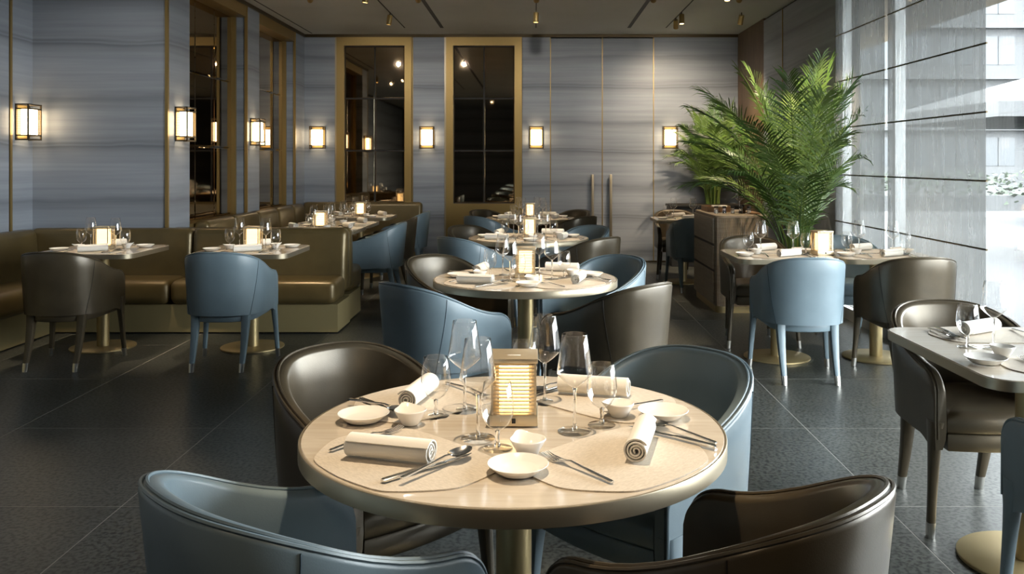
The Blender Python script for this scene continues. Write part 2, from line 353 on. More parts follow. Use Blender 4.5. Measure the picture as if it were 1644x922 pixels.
# sheer blinds with horizontal rods
RZ = [.11, .415, .831, 1.245, 1.661, 2.075, 2.49, 2.905, 3.05]
for (y0, y1, lab) in ((6.76, 7.87, 'pale sheer blind with dark rods next to the palm'), (5.245, 6.70, 'pale sheer blind with dark rods next to the clear window glass')):
    t = thing('sheer_blind', lab, 'blind', (2.715, (y0+y1)/2, 0), 0, 'sheer blinds on the window wall')
    h = (y1-y0)/2
    for k in range(len(RZ)-1): link('blind_panel', bx('blind', -.0006, .0006, -h, h, RZ[k]+.003, RZ[k+1]-.003), t)
    for z in RZ[1:-1]: link('blind_rod', MB().tube([(0, -h-.012, z), (0, h, z)], .006, 6).mesh('rod', 'bronze'), t)
    link('head_rail', bx('alu', -.03, .03, -h, h, 3.05, 3.088), t)

# ---------------------------------------------------------------- outside the glass
ground = struct('terrace_ground', bx('ext_ground', 2.96, 90, -30, 110, -.25, -.12))
struct('overhang_soffit', bx('soffit', 2.96, 4.8, -6, 30, 3.0, 3.25))
def office():
    t = thing('office_building', 'white office building with rows of windows behind the terrace', 'building', (34, 62, -.12))
    link('wall', bx('ext_white', -24, 24, 0, 8, 0, 26), t)
    win = MB().box(-1.15, 1.15, -.04, .02, 0, 2.0).mesh('window', 'ext_glass', False)
    bar = MB().box(-.05, .05, -.10, -.03, 0, 2.0).mesh('glazing_bar', 'ext_white', False)
    for k in range(6):
        z = 1.2+k*3.6
        link('floor_slab', bx('ext_white', -24, 24, -.8, 0, z+2.5, z+2.85), t)
        for i in range(15):
            w = link('window', win, t, (-22+i*3.0, 0, z)); link('glazing_bar', bar, w)
office()
def parasol(x, y, lab, half=2.0, top=3.0, eave=2.35):
    t = thing('parasol', lab, 'parasol', (x, y, -.12))
    b = MB(); n = 8
    vv = [(0, 0, top)]+[(half*sx, half*sy, eave) for sx, sy in ((-1,-1),(1,-1),(1,1),(-1,1))]+[(half*sx, half*sy, eave-.22) for sx, sy in ((-1,-1),(1,-1),(1,1),(-1,1))]
    b.add(vv, [(0,1,2),(0,2,3),(0,3,4),(0,4,1),(1,5,6,2),(2,6,7,3),(3,7,8,4),(4,8,5,1)])
    c = link('canopy', b.mesh('canopy', 'canvas', False), t)
    for sx, sy in ((-1,-1),(1,-1),(1,1),(-1,1)):
        link('rib', MB().tube([(0, 0, top-.35), (half*sx*.97, half*sy*.97, eave-.03)], .025, 6).mesh('rib', 'alu'), t)
    link('pole', MB().tube([(0, 0, 0), (0, 0, top)], .045, 10).mesh('pole', 'alu'), t)
    link('foot_plate', MB().box(-.4, .4, -.4, .4, 0, .08).mesh('foot', 'alu', False), t)
parasol(8.6, 14.4, 'white square parasol on the terrace close to the glass')
parasol(13.4, 22.0, 'white square parasol farther out on the terrace', 2.2, 3.3, 2.6)
def hedge():
    rnd = random.Random(3); b = MB()
    for k in range(2600):
        x = rnd.uniform(-9, 9); y = rnd.uniform(-.5, .5); z = rnd.uniform(.2, 1.15); s_ = rnd.uniform(.06, .13)
        a = rnd.uniform(0, 6.28); c, s2 = math.cos(a)*s_, math.sin(a)*s_; t_ = rnd.uniform(-.08, .12)
        b.add([(x-c, y-s2, z), (x+s2*.4, y-c*.4, z+t_), (x+c, y+s2, z+t_*.5), (x-s2*.4, y+c*.4, z-t_*.3)], [(0,1,2,3)])
    t = thing('hedge', 'low clipped green hedge edging the terrace', 'hedge', (16, 27, -.12))
    o = link('foliage', b.mesh('leaves', 'hedge', False), t); o['kind'] = 'stuff'
    link('planter_trough', MB().box(-9.2, 9.2, -.45, .45, 0, .45).mesh('trough', 'ext_white', False), t)
hedge()

# ---------------------------------------------------------------- tub chairs
def sstep(a, b, x):
    t = max(0, min(1, (x-a)/(b-a))); return t*t*(3-2*t)
YW, YFR = .266, .262
def chair_plan(n=61):
    """outer outline of the shell from the left arm front round the back to the right arm front"""
    a, yb, yc, yf = YW, -.29, -.015, YFR
    pts = []
    FT = [0, .012, .03, .055, .085, .12, .16, .21, .27, .34, .45, .6, .78]
    for t in FT: pts.append((-a+.004*(1-t), yf+(yc-yf)*t))
    m = 36
    for i in range(m+1):
        th = PI-PI*i/m; c, s_ = math.cos(th), math.sin(th)
        pts.append((a*math.copysign(abs(c)**(2/2.35), c), yc+(yb-yc)*abs(s_)**(2/2.35)))
    for t in reversed(FT): pts.append((a-.004*(1-t), yf+(yc-yf)*t))
    return pts
PLAN = chair_plan()
def top_z(y):
    z = .792-.184*sstep(-.40, .215, y)
    d = y-(YFR-.085)
    if d > 0: z -= .085-math.sqrt(max(0, .085**2-d*d*.98))
    return z
def bot_z(y): return .352-.03*sstep(.13, .24, y)+.01*sstep(.15, -.2, y)
def lean(p, h):
    k = 1-h
    x = p[0]*(1-.055*k); y = p[1]*(1-.15*k) if p[1] < 0 else p[1]
    return x, y
def plan_in(off):
    out = []
    n = len(PLAN)
    for i, p in enumerate(PLAN):
        q0 = PLAN[max(0, i-1)]; q1 = PLAN[min(n-1, i+1)]
        tx, ty = q1[0]-q0[0], q1[1]-q0[1]; l = math.hypot(tx, ty) or 1
        out.append((p[0]-ty/l*off, p[1]+tx/l*off))
    return out
def chair_meshes(kind):
    lea, thr = MT[kind], MT['thread_'+kind]
    th = .046
    inn = plan_in(th); n = len(PLAN)
    prof = []                                    # (inward fraction, height fraction 0..1, z drop)
    b = MB(); rows = []
    for i in range(n):
        y = PLAN[i][1]; zt, zb = top_z(y), bot_z(y)
        zi = min(.40, zt-.03)
        ring = []
        def pt(fr, z):
            h = (z-.35)/.43
            ox, oy = lean(PLAN[i], h); ix, iy = lean(inn[i], h)
            return (ox+(ix-ox)*fr, oy+(iy-oy)*fr, z)
        for k in range(6): ring.append(pt(0, zb+(zt-.014-zb)*k/5))
        for fr, dz in ((.07, .006), (.25, .001), (.5, 0), (.75, .001), (.93, .006)): ring.append(pt(fr, zt-dz))
        for k in range(5): ring.append(pt(1, zt-.014-(zt-.014-zi)*k/4))
        ring.append(pt(.9, max(zb, zi-.04)))
        ring.append(pt(.6, zb))
        rows.append(ring)
    m = len(rows[0]); vv = [p for r in rows for p in r]; ff = []
    for i in range(n-1):
        for k in range(m): l = (k+1) % m; ff.append((i*m+k, (i+1)*m+k, (i+1)*m+l, i*m+l))
    ff.append(tuple(range(m))); ff.append(tuple((n-1)*m+k for k in reversed(range(m))))
    b.add(vv, ff); D = {}
    D['back_shell'] = b.mesh('back_shell', lea, True, 50)
    # double piping along the rim, and the front edge of the arms
    def pip(fr, dz, r):
        path = []
        for i in range(n):
            z = top_z(PLAN[i][1])-dz; h = (z-.35)/.43
            ox, oy = lean(PLAN[i], h); ix, iy = lean(inn[i], h); path.append((ox+(ix-ox)*fr, oy+(iy-oy)*fr, z))
        a0 = (path[0][0], path[0][1]+.002, .36); a1 = (path[-1][0], path[-1][1]+.002, .36)
        return MB().tube([a0]+path+[a1], r, 6).mesh('piping', lea)
    D['piping0'] = pip(.12, .001, .0042); D['piping1'] = pip(.36, -.002, .0042)
    D['seam_line'] = []
    for sg in (-1, 1):
        for (fr, col) in ((0, thr),):
            path = []
            for k in range(16):
                t = k/15; f = 18.0+3.2*(1-t)**1.5; i_ = int(f); u = f-i_
                A, B_ = (PLAN[i_], PLAN[i_+1]) if sg < 0 else (PLAN[n-1-i_], PLAN[n-2-i_])
                p = (A[0]+(B_[0]-A[0])*u, A[1]+(B_[1]-A[1])*u); zt = top_z(p[1]); z = bot_z(p[1])+(zt-.01-bot_z(p[1]))*t
                x, y = lean(p, (z-.35)/.43); path.append((x*1.001, y*1.001, z))
            D['seam_line'].append(MB().tube(path, .0016, 5).mesh('seam', thr))
    # seat cushion and seat frame
    cp = [lean(p, .2) for p in plan_in(th+.004)]
    cp = [(x, min(y, YFR-.002)) for x, y in cp]
    cp = cp[::2]
    front = []
    xl, xr = cp[0][0], cp[-1][0]
    for i in range(1, 8):
        t = i/8; front.append((xr+(xl-xr)*t, YFR-.002+.02*math.sin(PI*t)))
    poly = cp+front
    def ringz(sc, z): return [(x*sc, (y+.0)*sc, z) for x, y in poly]
    rings = [ringz(.96, .375), ringz(1, .388), ringz(1, .425), ringz(.97, .445), ringz(.86, .456), ringz(.5, .462), ringz(.02, .464)]
    q = MB(); N = len(poly); vv = [p for r in rings for p in r]; ff = []
    for r_ in range(len(rings)-1):
        for i in range(N): j = (i+1) % N; ff.append((r_*N+i, r_*N+j, (r_+1)*N+j, (r_+1)*N+i))
    ff.append(tuple(reversed(range(N)))); ff.append(tuple((len(rings)-1)*N+i for i in range(N)))
    q.add(vv, ff); D['seat'] = q.mesh('seat', lea, True, 60)
    D['seat_frame'] = MB().prism([(x*.985, y*.985) for x, y in poly], .315, .376, .006).mesh('seat_frame', lea, True, 50)
    # legs
    def leg(top, bot, wt, wb, z1, z0, bow=0.0, pw=1.0):
        b2 = MB(); K = 7; rings = []; n8 = 12
        for k in range(K+1):
            t = k/K; z = z1+(z0-z1)*t
            cx = top[0]+(bot[0]-top[0])*t; cy = top[1]+(bot[1]-top[1])*t+bow*math.sin(PI*t)
            tt = 1-(1-t)**pw
            w = wt[0]+(wb[0]-wt[0])*(1-(1-t)**(1+(pw-1)*.4)); d_ = wt[1]+(wb[1]-wt[1])*tt
            for i in range(n8):
                a = 2*PI*i/n8+PI/n8; c, s_ = math.cos(a), math.sin(a)
                rings.append((cx+w*math.copysign(abs(c)**.6, c), cy+d_*math.copysign(abs(s_)**.6, s_), z))
        ff = []
        for k in range(K):
            for i in range(n8): j = (i+1) % n8; ff.append((k*n8+i, k*n8+j, (k+1)*n8+j, (k+1)*n8+i))
        ff.append(tuple(range(n8))); ff.append(tuple(K*n8+i for i in reversed(range(n8))))
        return b2.add(rings, ff)
    D['legs'] = []
    for sx in (-1, 1):
        for fr in (True, False):
            if fr: T, B_, wt, wb, zt, bow = (.2295*sx, YFR-.036), (.258*sx, YFR-.018), (.0245, .0385), (.013, .0145), .42, 0.0
            else: T, B_, wt, wb, zt, bow = (.165*sx, -.15), (.162*sx, -.235), (.030, .030), (.0145, .0145), .385, .010
            t0 = (zt-.055)/zt
            mid = (T[0]+(B_[0]-T[0])*t0, T[1]+(B_[1]-T[1])*t0)
            wm = (wt[0]+(wb[0]-wt[0])*t0, wt[1]+(wb[1]-wt[1])*t0) if not fr else (wb[0]+.0012, wb[1]+.0012)
            # the leather-wrapped leg, then its metal cap (a lower slice of the same taper)
            def f(t): return bow*math.sin(PI*t)
            lm = leg(T, mid, wt, wm, zt, .055, bow, 2.6 if fr else 1.0).mesh('leg', lea)
            cm = leg(mid, B_, (wm[0]+.0008, wm[1]+.0008), (wb[0]+.0008, wb[1]+.0008), .055, 0.0).mesh('leg_cap', 'steel_cap')
            D['legs'].append((lm, cm))
    return D
CH = {'blue': chair_meshes('blue'), 'olive': chair_meshes('olive')}
def chair(kind, x, y, face, label, group):
    """face: direction the sitter looks, radians from +Y turning counter-clockwise"""
    D = CH[kind]; t = thing('tub_chair', label, 'chair', (x, y, 0), face, group)
    link('back_shell', D['back_shell'], t); link('piping', D['piping0'], t); link('piping', D['piping1'], t)
    for s_ in D['seam_line']: link('seam', s_, t)
    link('seat', D['seat'], t); link('seat_frame', D['seat_frame'], t)
    for lm, cm in D['legs']:
        l = link('leg', lm, t); link('leg_cap', cm, l)
    return t

# ---------------------------------------------------------------- tables
TZ = .72
def pedestal(t):
    link('column', PED[0], t); link('base_plate', PED[1], t)
PED = (MB().lathe([(0, .012), (.043, .012), (.043, TZ-.03), (0, TZ-.03)], 28).mesh('column', 'brass_pale'),
       MB().lathe([(0, 0), (.222, 0), (.225, .003), (.225, .011), (.221, .014), (0, .0145)], 56).mesh('base', 'brass_pale'))
RT = .505
RTOP = (MB().lathe([(0, TZ-.034), (RT-.006, TZ-.034), (RT-.006, TZ-.002), (RT-.008, TZ), (0, TZ)], 96).mesh('tabletop', 'veneer'),
        MB().lathe([(RT-.0055, TZ-.038), (RT-.001, TZ-.038), (RT, TZ-.037), (RT, TZ-.003), (RT-.0015, TZ-.0008), (RT-.0055, TZ-.0008)], 96, closed=True).mesh('edge_band', 'champagne'))
def round_table(x, y, label):
    t = thing('round_table', label, 'table', (x, y, 0), 0, 'round tables in a row to the double doors')
    link('tabletop', RTOP[0], t); link('edge_band', RTOP[1], t); pedestal(t)
def rrect(hx, hy, r, n=8):
    pts = []
    for (cx, cy, a0) in ((hx-r, hy-r, 0), (-hx+r, hy-r, PI/2), (-hx+r, -hy+r, PI), (hx-r, -hy+r, 1.5*PI)):
        for i in range(n+1):
            a = a0+PI/2*i/n; pts.append((cx+r*math.cos(a), cy+r*math.sin(a)))
    return pts
def rect_table(x, y, hx, hy, label, group=None):
    t = thing('rectangular_table', label, 'table', (x, y, 0), 0, group)
    link('tabletop', MB().prism(rrect(hx-.004, hy-.004, .085), TZ-.03, TZ, .0015).mesh('tabletop', 'veneer'), t)
    outer, inner = rrect(hx, hy, .088), rrect(hx-.0042, hy-.0042, .0855); n = len(outer); b = MB()
    vv = [(*p, TZ-.034) for p in outer]+[(*p, TZ-.002) for p in outer]+[(*p, TZ-.002) for p in inner]+[(*p, TZ-.034) for p in inner]; ff = []
    for q in range(4):
        for i in range(n): j = (i+1) % n; p_ = (q+1) % 4; ff.append((q*n+i, q*n+j, p_*n+j, p_*n+i))
    link('edge_band', b.add(vv, ff).mesh('band', 'champagne'), t); pedestal(t)

# ---------------------------------------------------------------- tableware meshes
def mat_shape():
    P = [(-.195, .185), (.195, .185), (.225, .36), (.13, .478), (0, .492), (-.13, .478), (-.225, .36)]
    for _ in range(4):
        Q = []
        for i in range(len(P)):
            a, b = P[i], P[(i+1) % len(P)]; w = .16 if _ == 0 else .25
            Q += [(a[0]+(b[0]-a[0])*w, a[1]+(b[1]-a[1])*w), (a[0]+(b[0]-a[0])*(1-w), a[1]+(b[1]-a[1])*(1-w))]
        P = Q
    return P
ME = {}
_ms = mat_shape()
def conv(pts): return [(-u, r) for u, r in pts]
ME['placemat'] = MB().prism([(u, -r) for u, r in _ms], 0, .0028, 0).mesh('placemat', 'mat', False)   # diner at -y, right = +x
def napkin():
    b = MB(); L = .19; sp = []
    turns = 3.6; N = 72
    for i in range(N+1):
        a = i/N*turns*2*PI; r = .0035+.0235*i/N; sp.append((r*math.cos(a-1.2), .026+r*.94*math.sin(a-1.2)))
    e = sp[-1]
    th = .0036
    def side(i, s_):
        p0, p1 = sp[max(0, i-1)], sp[min(N, i+1)]; tx, tz = p1[0]-p0[0], p1[1]-p0[1]; l = math.hypot(tx, tz)
        return (sp[i][0]-tz/l*th/2*s_, sp[i][1]+tx/l*th/2*s_)
    xs = [-L/2, -L/2+.004, 0, L/2-.004, L/2]; vv = []; ff = []
    for xi, x in enumerate(xs):
        for i in range(N+1):
            for s_ in (-1, 1):
                y, z = side(i, s_); vv.append((x+.0025*math.sin(i*.21), y, max(z, .0006)))
    K = (N+1)*2
    for xi in range(len(xs)-1):
        for i in range(N):
            for s_ in (0, 1):
                a = xi*K+i*2+s_; ff.append((a, a+2, a+2+K, a+K))
        ff.append((xi*K, xi*K+1, xi*K+K+1, xi*K+K)); ff.append((xi*K+N*2, xi*K+N*2+1, xi*K+K+N*2+1, xi*K+K+N*2))
    for i in range(N):
        for xi in (0, len(xs)-1): a = xi*K+i*2; ff.append((a, a+1, a+3, a+2))
    return b.add(vv, ff).mesh('napkin', 'linen', True, 50)
ME['napkin'] = napkin()
def strip(b, secs):
    """loft of flat sections: (y, half width, z, half thickness, x)"""
    vv = []; ff = []; n = 8
    for (y, w, z, t, x) in secs:
        for i in range(n):
            a = 2*PI*i/n+PI/n; c, s_ = math.cos(a), math.sin(a)
            vv.append((x+w*math.copysign(abs(c)**.7, c), y, z+t*math.copysign(abs(s_)**.7, s_)))
    for k in range(len(secs)-1):
        for i in range(n): j = (i+1) % n; ff.append((k*n+i, k*n+j, (k+1)*n+j, (k+1)*n+i))
    ff.append(tuple(range(n))); ff.append(tuple((len(secs)-1)*n+i for i in range(n)))
    b.add(vv, ff)
def fork():
    b = MB()
    strip(b, [(-.105, .0045, .004, .002, 0), (-.100, .0056, .004, .003, 0), (-.02, .0042, .009, .0022, 0), (.02, .0032, .0125, .0018, 0), (.038, .006, .009, .0012, 0), (.05, .011, .006, .001, 0), (.062, .0118, .005, .001, 0)])
    for x in (-.0097, -.0033, .0033, .0097): strip(b, [(.060, .0021, .005, .001, x), (.085, .0018, .0055, .001, x*.97), (.105, .0009, .010, .0007, x*.95)])
    return b.mesh('fork', 'steel')
def knife():
    b = MB()
    strip(b, [(-.115, .005, .005, .003, 0), (-.11, .0075, .005, .0042, 0), (-.04, .0068, .006, .004, 0), (-.012, .005, .006, .0036, 0), (-.004, .0075, .006, .0016, .001), (.06, .0085, .006, .0009, .001), (.095, .0065, .006, .0008, .0), (.115, .0012, .006, .0006, -.004)])
    return b.mesh('knife', 'steel')
def spoon():
    b = MB()
    strip(b, [(-.105, .0045, .004, .002, 0), (-.100, .0056, .004, .003, 0), (-.02, .0042, .009, .0022, 0), (.025, .0032, .0125, .0018, 0), (.042, .0045, .011, .0016, 0)])
    n, m = 16, 6; vv = []; ff = []
    cy, ry, rx, dp = .073, .033, .0205, .009
    for k in range(m+1):
        for i in range(n):
            a = 2*PI*i/n; q = max(.02, k/m); egg = 1+.12*math.sin(a)
            vv.append((rx*q*math.cos(a)*(1-.14*math.sin(a)), cy+ry*q*math.sin(a), .0108-dp*(1-q*q)+.001*math.sin(a)))
    for k in range(m):
        for i in range(n): j = (i+1) % n; ff.append((k*n+i, k*n+j, (k+1)*n+j, (k+1)*n+i))
    ff.append(tuple(range(n)))
    b.add(vv, ff); b.add([(x, y, z-.0012) for x, y, z in vv], [tuple(reversed(f)) for f in ff])
    return b.mesh('spoon', 'steel')
ME['fork'], ME['knife'], ME['spoon'] = fork(), knife(), spoon()
ME['plate'] = MB().lathe([(0, .001), (.036, .001), (.040, 0), (.045, .003), (.061, .0165), (.0635, .0185), (.0625, .0195), (.059, .0178), (.046, .0082), (.040, .0065), (0, .0062)], 48).mesh('plate', 'china')
def spout(r, z, a):
    d = (a+PI) % (2*PI)-PI; g = math.exp(-(d/.42)**2); k = max(0, z-.008)/.03
    return r*(1+.42*g*k*k)*(1-.05*k*math.cos(2*a)), z+.006*g*k
ME['bowl'] = MB().lathe([(0, .0008), (.019, 0), (.0215, .002), (.030, .018), (.0385, .034), (.0375, .036), (.035, .0345), (.027, .0175), (.018, .006), (0, .005)], 48, rfun=spout).mesh('bowl', 'china')
GL = {'wine': (MB().lathe([(.0042, .104), (.012, .109), (.027, .121), (.0405, .1345), (.0428, .140), (.042, .147), (.0355, .19), (.0300, .231), (.0292, .2315), (.0294, .2305)], 40).mesh('bowl', 'thin', True, 60),
              MB().lathe([(0, .006), (.0062, .006), (.0040, .016), (.0034, .05), (.0036, .09), (.0055, .1035), (0, .1075)], 16).mesh('stem', 'crystal', True, 60),
              MB().lathe([(0, .0004), (.0395, .0), (.0405, .0012), (.0395, .002), (.02, .0034), (.008, .0058), (0, .0065)], 40).mesh('foot', 'thin', True, 60)),
      'water': (MB().lathe([(.004, .041), (.013, .045), (.025, .055), (.0345, .073), (.0372, .09), (.0355, .115), (.0305, .149), (.0297, .1495), (.0299, .1485)], 40).mesh('bowl', 'thin', True, 60),
                MB().lathe([(0, .006), (.007, .006), (.0048, .014), (.0042, .026), (.0052, .040), (0, .0442)], 16).mesh('stem', 'crystal', True, 60),
                MB().lathe([(0, .0004), (.033, .0), (.034, .0012), (.033, .002), (.018, .0034), (.0085, .0058), (0, .0065)], 40).mesh('foot', 'thin', True, 60))}
LN = {}
def lantern_meshes():
    h = .166; w = .055
    LN['base'] = MB().rbox(-w-.003, w+.003, -w-.003, w+.003, .003, .030, r=.002).box(-w+.01, w-.01, -w+.01, w-.01, 0, .004).mesh('base', 'lantern')
    LN['top'] = MB().rbox(-w-.003, w+.003, -w-.003, w+.003, h-.012, h, r=.0015).mesh('top', 'lantern')
    LN['slot'] = MB().rbox(-.016, .016, -.004, .004, h-.001, h+.0012, r=.0005).mesh('slot', 'china')
    LN['core'] = MB().rbox(-.036, .036, -.036, .036, .031, h-.013, r=.004).mesh('core', 'glow')
    s = MB(); a, b_ = w, w-.012
    o = [(-a,-a),(a,-a),(a,a),(-a,a)]; i_ = [(-b_,-b_),(b_,-b_),(b_,b_),(-b_,b_)]
    vv = [(*p, -.0012) for p in o]+[(*p, -.0005) for p in i_]+[(*p, .0012) for p in o]+[(*p, .0019) for p in i_]; ff = []
    for k in range(4): j = (k+1) % 4; ff += [(k, j, 4+j, 4+k), (8+k, 12+k, 12+j, 8+j), (k, 8+k, 8+j, j), (4+k, 4+j, 12+j, 12+k)]
    LN['slat'] = s.add(vv, ff).mesh('slat', 'lantern', False)
    LN['post'] = MB().box(-.0025, .0025, -.0025, .0025, .029, h-.011).mesh('post', 'lantern', False)
    LN['switch'] = MB().rbox(-.0045, .0045, -.002, .002, -.006, .006, r=.001).mesh('switch', 'black')
lantern_meshes()
def lantern(x, y, label, rz=0.0):
    t = thing('table_lantern', label, 'lamp', (x, y, TZ), rz, 'louvred table lanterns')
    link('base', LN['base'], t); link('top_plate', LN['top'], t); link('top_inlay', LN['slot'], t, (0, -.02, 0)); link('diffuser', LN['core'], t)
    for k in range(14): link('slat', LN['slat'], t, (0, 0, .036+k*.0088))
    for sx in (-1, 1):
        for sy in (-1, 1): link('corner_post', LN['post'], t, (sx*.052, sy*.052, 0))
    link('switch', LN['switch'], t, (0, -.058, .0165))
def glass(kind, x, y, label):
    n = 'wine_glass' if kind == 'wine' else 'water_goblet'
    t = thing(n, label, 'glass', (x, y, TZ), random.uniform(0, 6.28), 'wine glasses on the tables' if kind == 'wine' else 'water goblets on the tables')
    for nm, me in zip(('bowl', 'stem', 'foot'), GL[kind]): link(nm, me, t)
NICE = {'placemat': ('placemat', 'woven beige placemat'), 'napkin': ('rolled_napkin', 'rolled white linen napkin'), 'fork': ('fork', 'polished steel fork'), 'knife': ('table_knife', 'polished steel knife'),
        'spoon': ('spoon', 'polished steel spoon'), 'plate': ('bread_plate', 'round white bread plate'), 'bowl': ('pinch_bowl', 'small white spouted bowl')}
CATS = {'placemat': 'placemat', 'napkin': 'napkin', 'fork': 'fork', 'knife': 'knife', 'spoon': 'spoon', 'plate': 'plate', 'bowl': 'bowl'}
def setting(cx, cy, ang, where, shift=0.0, spec=None, glasses=((.10, .14), (.165, .155)), skip=()):
    """one place setting; ang turns a diner sitting on the -y side (facing +y, right hand +x) to the seat"""
    S = dict(napkin=(.03, .345, 30), fork=(-.12, .315, -6), knife=(.145, .33, 0), spoon=(.175, .325, 4), plate=(-.245, .255, 0), bowl=(-.15, .185, 200))
    if spec: S.update(spec)
    ca, sa = math.cos(ang), math.sin(ang)
    def P(u, r): return (cx+u*ca+(r-shift)*sa, cy+u*sa-(r-shift)*ca)
    def put(key, u, r, deg, z):
        nm, lb = NICE[key]; x, y = P(u, r)
        tag(link(nm, ME[key], None, (x, y, z), ang+math.radians(deg)), '%s, %s' % (lb, where), CATS[key], lb+'s on the tables')
    if 'placemat' not in skip: put('placemat', 0, 0, 0, TZ+.0004)
    ZM = TZ+.0034
    for key in ('napkin', 'fork', 'knife', 'spoon'):
        if key in skip: continue
        u, r, d = S[key]; put(key, u, r, d, ZM+(.0005 if key != 'napkin' else 0)+(.0095 if key == 'spoon' and spec and 'cross' in spec else 0))
    u, r, d = S['plate']; put('plate', u, r, d, ZM if abs(u) < .25 else ZM)
    u, r, d = S['bowl']; put('bowl', u, r, d, TZ+.0005 if r < .15 else ZM)
    for kind, (u, r) in zip(('wine', 'water'), glasses):
        x, y = P(u, r+shift); glass(kind, x, y, ('tall crystal wine glass, %s' if kind == 'wine' else 'short crystal water goblet, %s') % where)

# ---------------------------------------------------------------- the row of round tables
TX = -.050
ROW = [(2.11, 'fourth'), (4.80, 'third'), (7.37, 'second'), (9.97, 'first')]
SEATS = [('FL', -PI/4, 'blue', 'banquette-side'), ('FR', PI/4, 'olive', 'window-side'), ('BR', 3*PI/4, 'blue', 'window-side'), ('BL', -3*PI/4, 'olive', 'banquette-side')]
GLS = {'FL': ((.010, .124), (.094, .14)), 'FR': ((.075, .131), (.157, .145)), 'BL': ((-.003, .186), (.080, .20)), 'BR': ((.095, .205), (.178, .21))}
SPC = {'FL': dict(knife=(.098, .335, -2), spoon=(.112, .325, 9), napkin=(-.005, .36, 29), plate=(-.29, .235, 0), bowl=(-.183, .172, 160), fork=(-.15, .32, 6), cross=1),
       'FR': dict(knife=(.185, .33, 4), spoon=(.228, .325, -5), napkin=(.075, .33, 31), plate=(-.215, .238, 0), bowl=(-.127, .178, 70)),
       'BR': dict(plate=(-.215, .31, 0), bowl=(-.135, .235, 70), napkin=(.04, .34, 30)), 'BL': dict(knife=(.145, .33, -2), spoon=(.165, .33, 9), napkin=(.03, .335, 33), cross=1)}
COFF = {'FL': (-.43, -.44), 'FR': (.44, -.45), 'BL': (-.44, .46), 'BR': (.43, .44)}
COF1 = {'FL': (-.405, -.40), 'FR': (.431, -.425), 'BL': (-.43, .47), 'BR': (.39, .41)}
for k, (ty, nth) in enumerate(ROW):
    tb = '%s round table from the double doors' % nth
    round_table(TX, ty, 'round pale-topped pedestal table, %s from the double doors' % nth)
    lantern(TX+(0, .0, .01, 0)[k], ty+.045, 'brass louvred lantern glowing on the %s' % tb)
    for (sn, ang, col, side) in SEATS:
        if k == 3 and sn == 'BR': col = 'olive'
        where = '%s %s seat, %s' % (col, side, tb)
        ox, oy = COFF[sn]
        if k == 0: ox, oy = COF1[sn]
        wh = side if not (k == 3 and sn in ('FR', 'BR')) else side+(' doors-facing' if sn == 'FR' else ' wall-backed')
        chair(col, TX+ox, ty+oy, ang, '%s leather tub chair, %s of the %s' % (col, wh, tb), 'tub chairs at the round tables')
        if k == 3 and sn in ('FR', 'BR'): where = '%s %s seat, %s' % (col, wh, tb)
        setting(TX, ty, ang, where, 0, SPC[sn], GLS[sn])

# ---------------------------------------------------------------- booth tables on the banquette side
def pair(cx, cy, hy, t, front, back, front_w, back_w, gl=True):
    sh = .48-(hy-.015)
    setting(cx, cy, 0, front_w+', '+t, sh, dict(plate=(.245 if False else -.25, .27, 0)), ((.105, .03), (.185, .05)))
    setting(cx, cy, PI, back_w+', '+t, sh, dict(plate=(-.25, .27, 0)), ((.105, .03), (.185, .05)))
rect_table(-3.16, 6.39, .36, .36, 'pale rectangular booth table with the olive chair pulled up', 'booth tables')
rect_table(-2.065, 6.39, .345, .36, 'pale rectangular booth table with the blue chair pulled up', 'booth tables')
pair(-3.16, 6.39, .36, 'booth table with the olive chair', 'olive', None, 'chair side', 'bench side')
pair(-2.065, 6.39, .36, 'booth table with the blue chair', 'blue', None, 'chair side', 'bench side')
lantern(-3.16, 6.40, 'brass louvred lantern glowing on the booth table with the olive chair')
lantern(-2.065, 6.40, 'brass louvred lantern glowing on the booth table with the blue chair')
chair('olive', -3.135, 5.88, 0, 'olive leather tub chair at the booth table', 'tub chairs at the booth')
chair('blue', -2.055, 5.87, 0, 'blue leather tub chair at the booth table', 'tub chairs at the booth')
# bench tables along the side wall
for (y, hy, nth, col, cy) in ((8.40, .34, 'third', 'blue', 8.40), (9.12, .34, 'second', 'olive', 9.16), (10.32, .34, 'first', 'blue', 10.30)):
    tb = '%s bench table from the back wall' % nth
    rect_table(-2.06, y, .39, hy, 'pale rectangular table, %s' % tb, 'bench tables along the side wall')
    setting(-2.06, y, PI/2, 'chair side, '+tb, .09, dict(plate=(-.24, .27, 0)), ((.10, .04), (.18, .06)))
    setting(-2.06, y, -PI/2, 'bench side, '+tb, .09, dict(plate=(-.24, .27, 0)), ((.10, .04), (.18, .06)))
    if nth != 'second': lantern(-2.06, y, 'brass louvred lantern glowing on the %s' % tb)
    chair(col, -1.52, cy, PI/2, '%s leather tub chair at the %s' % (col, tb), 'tub chairs along the bench tables')

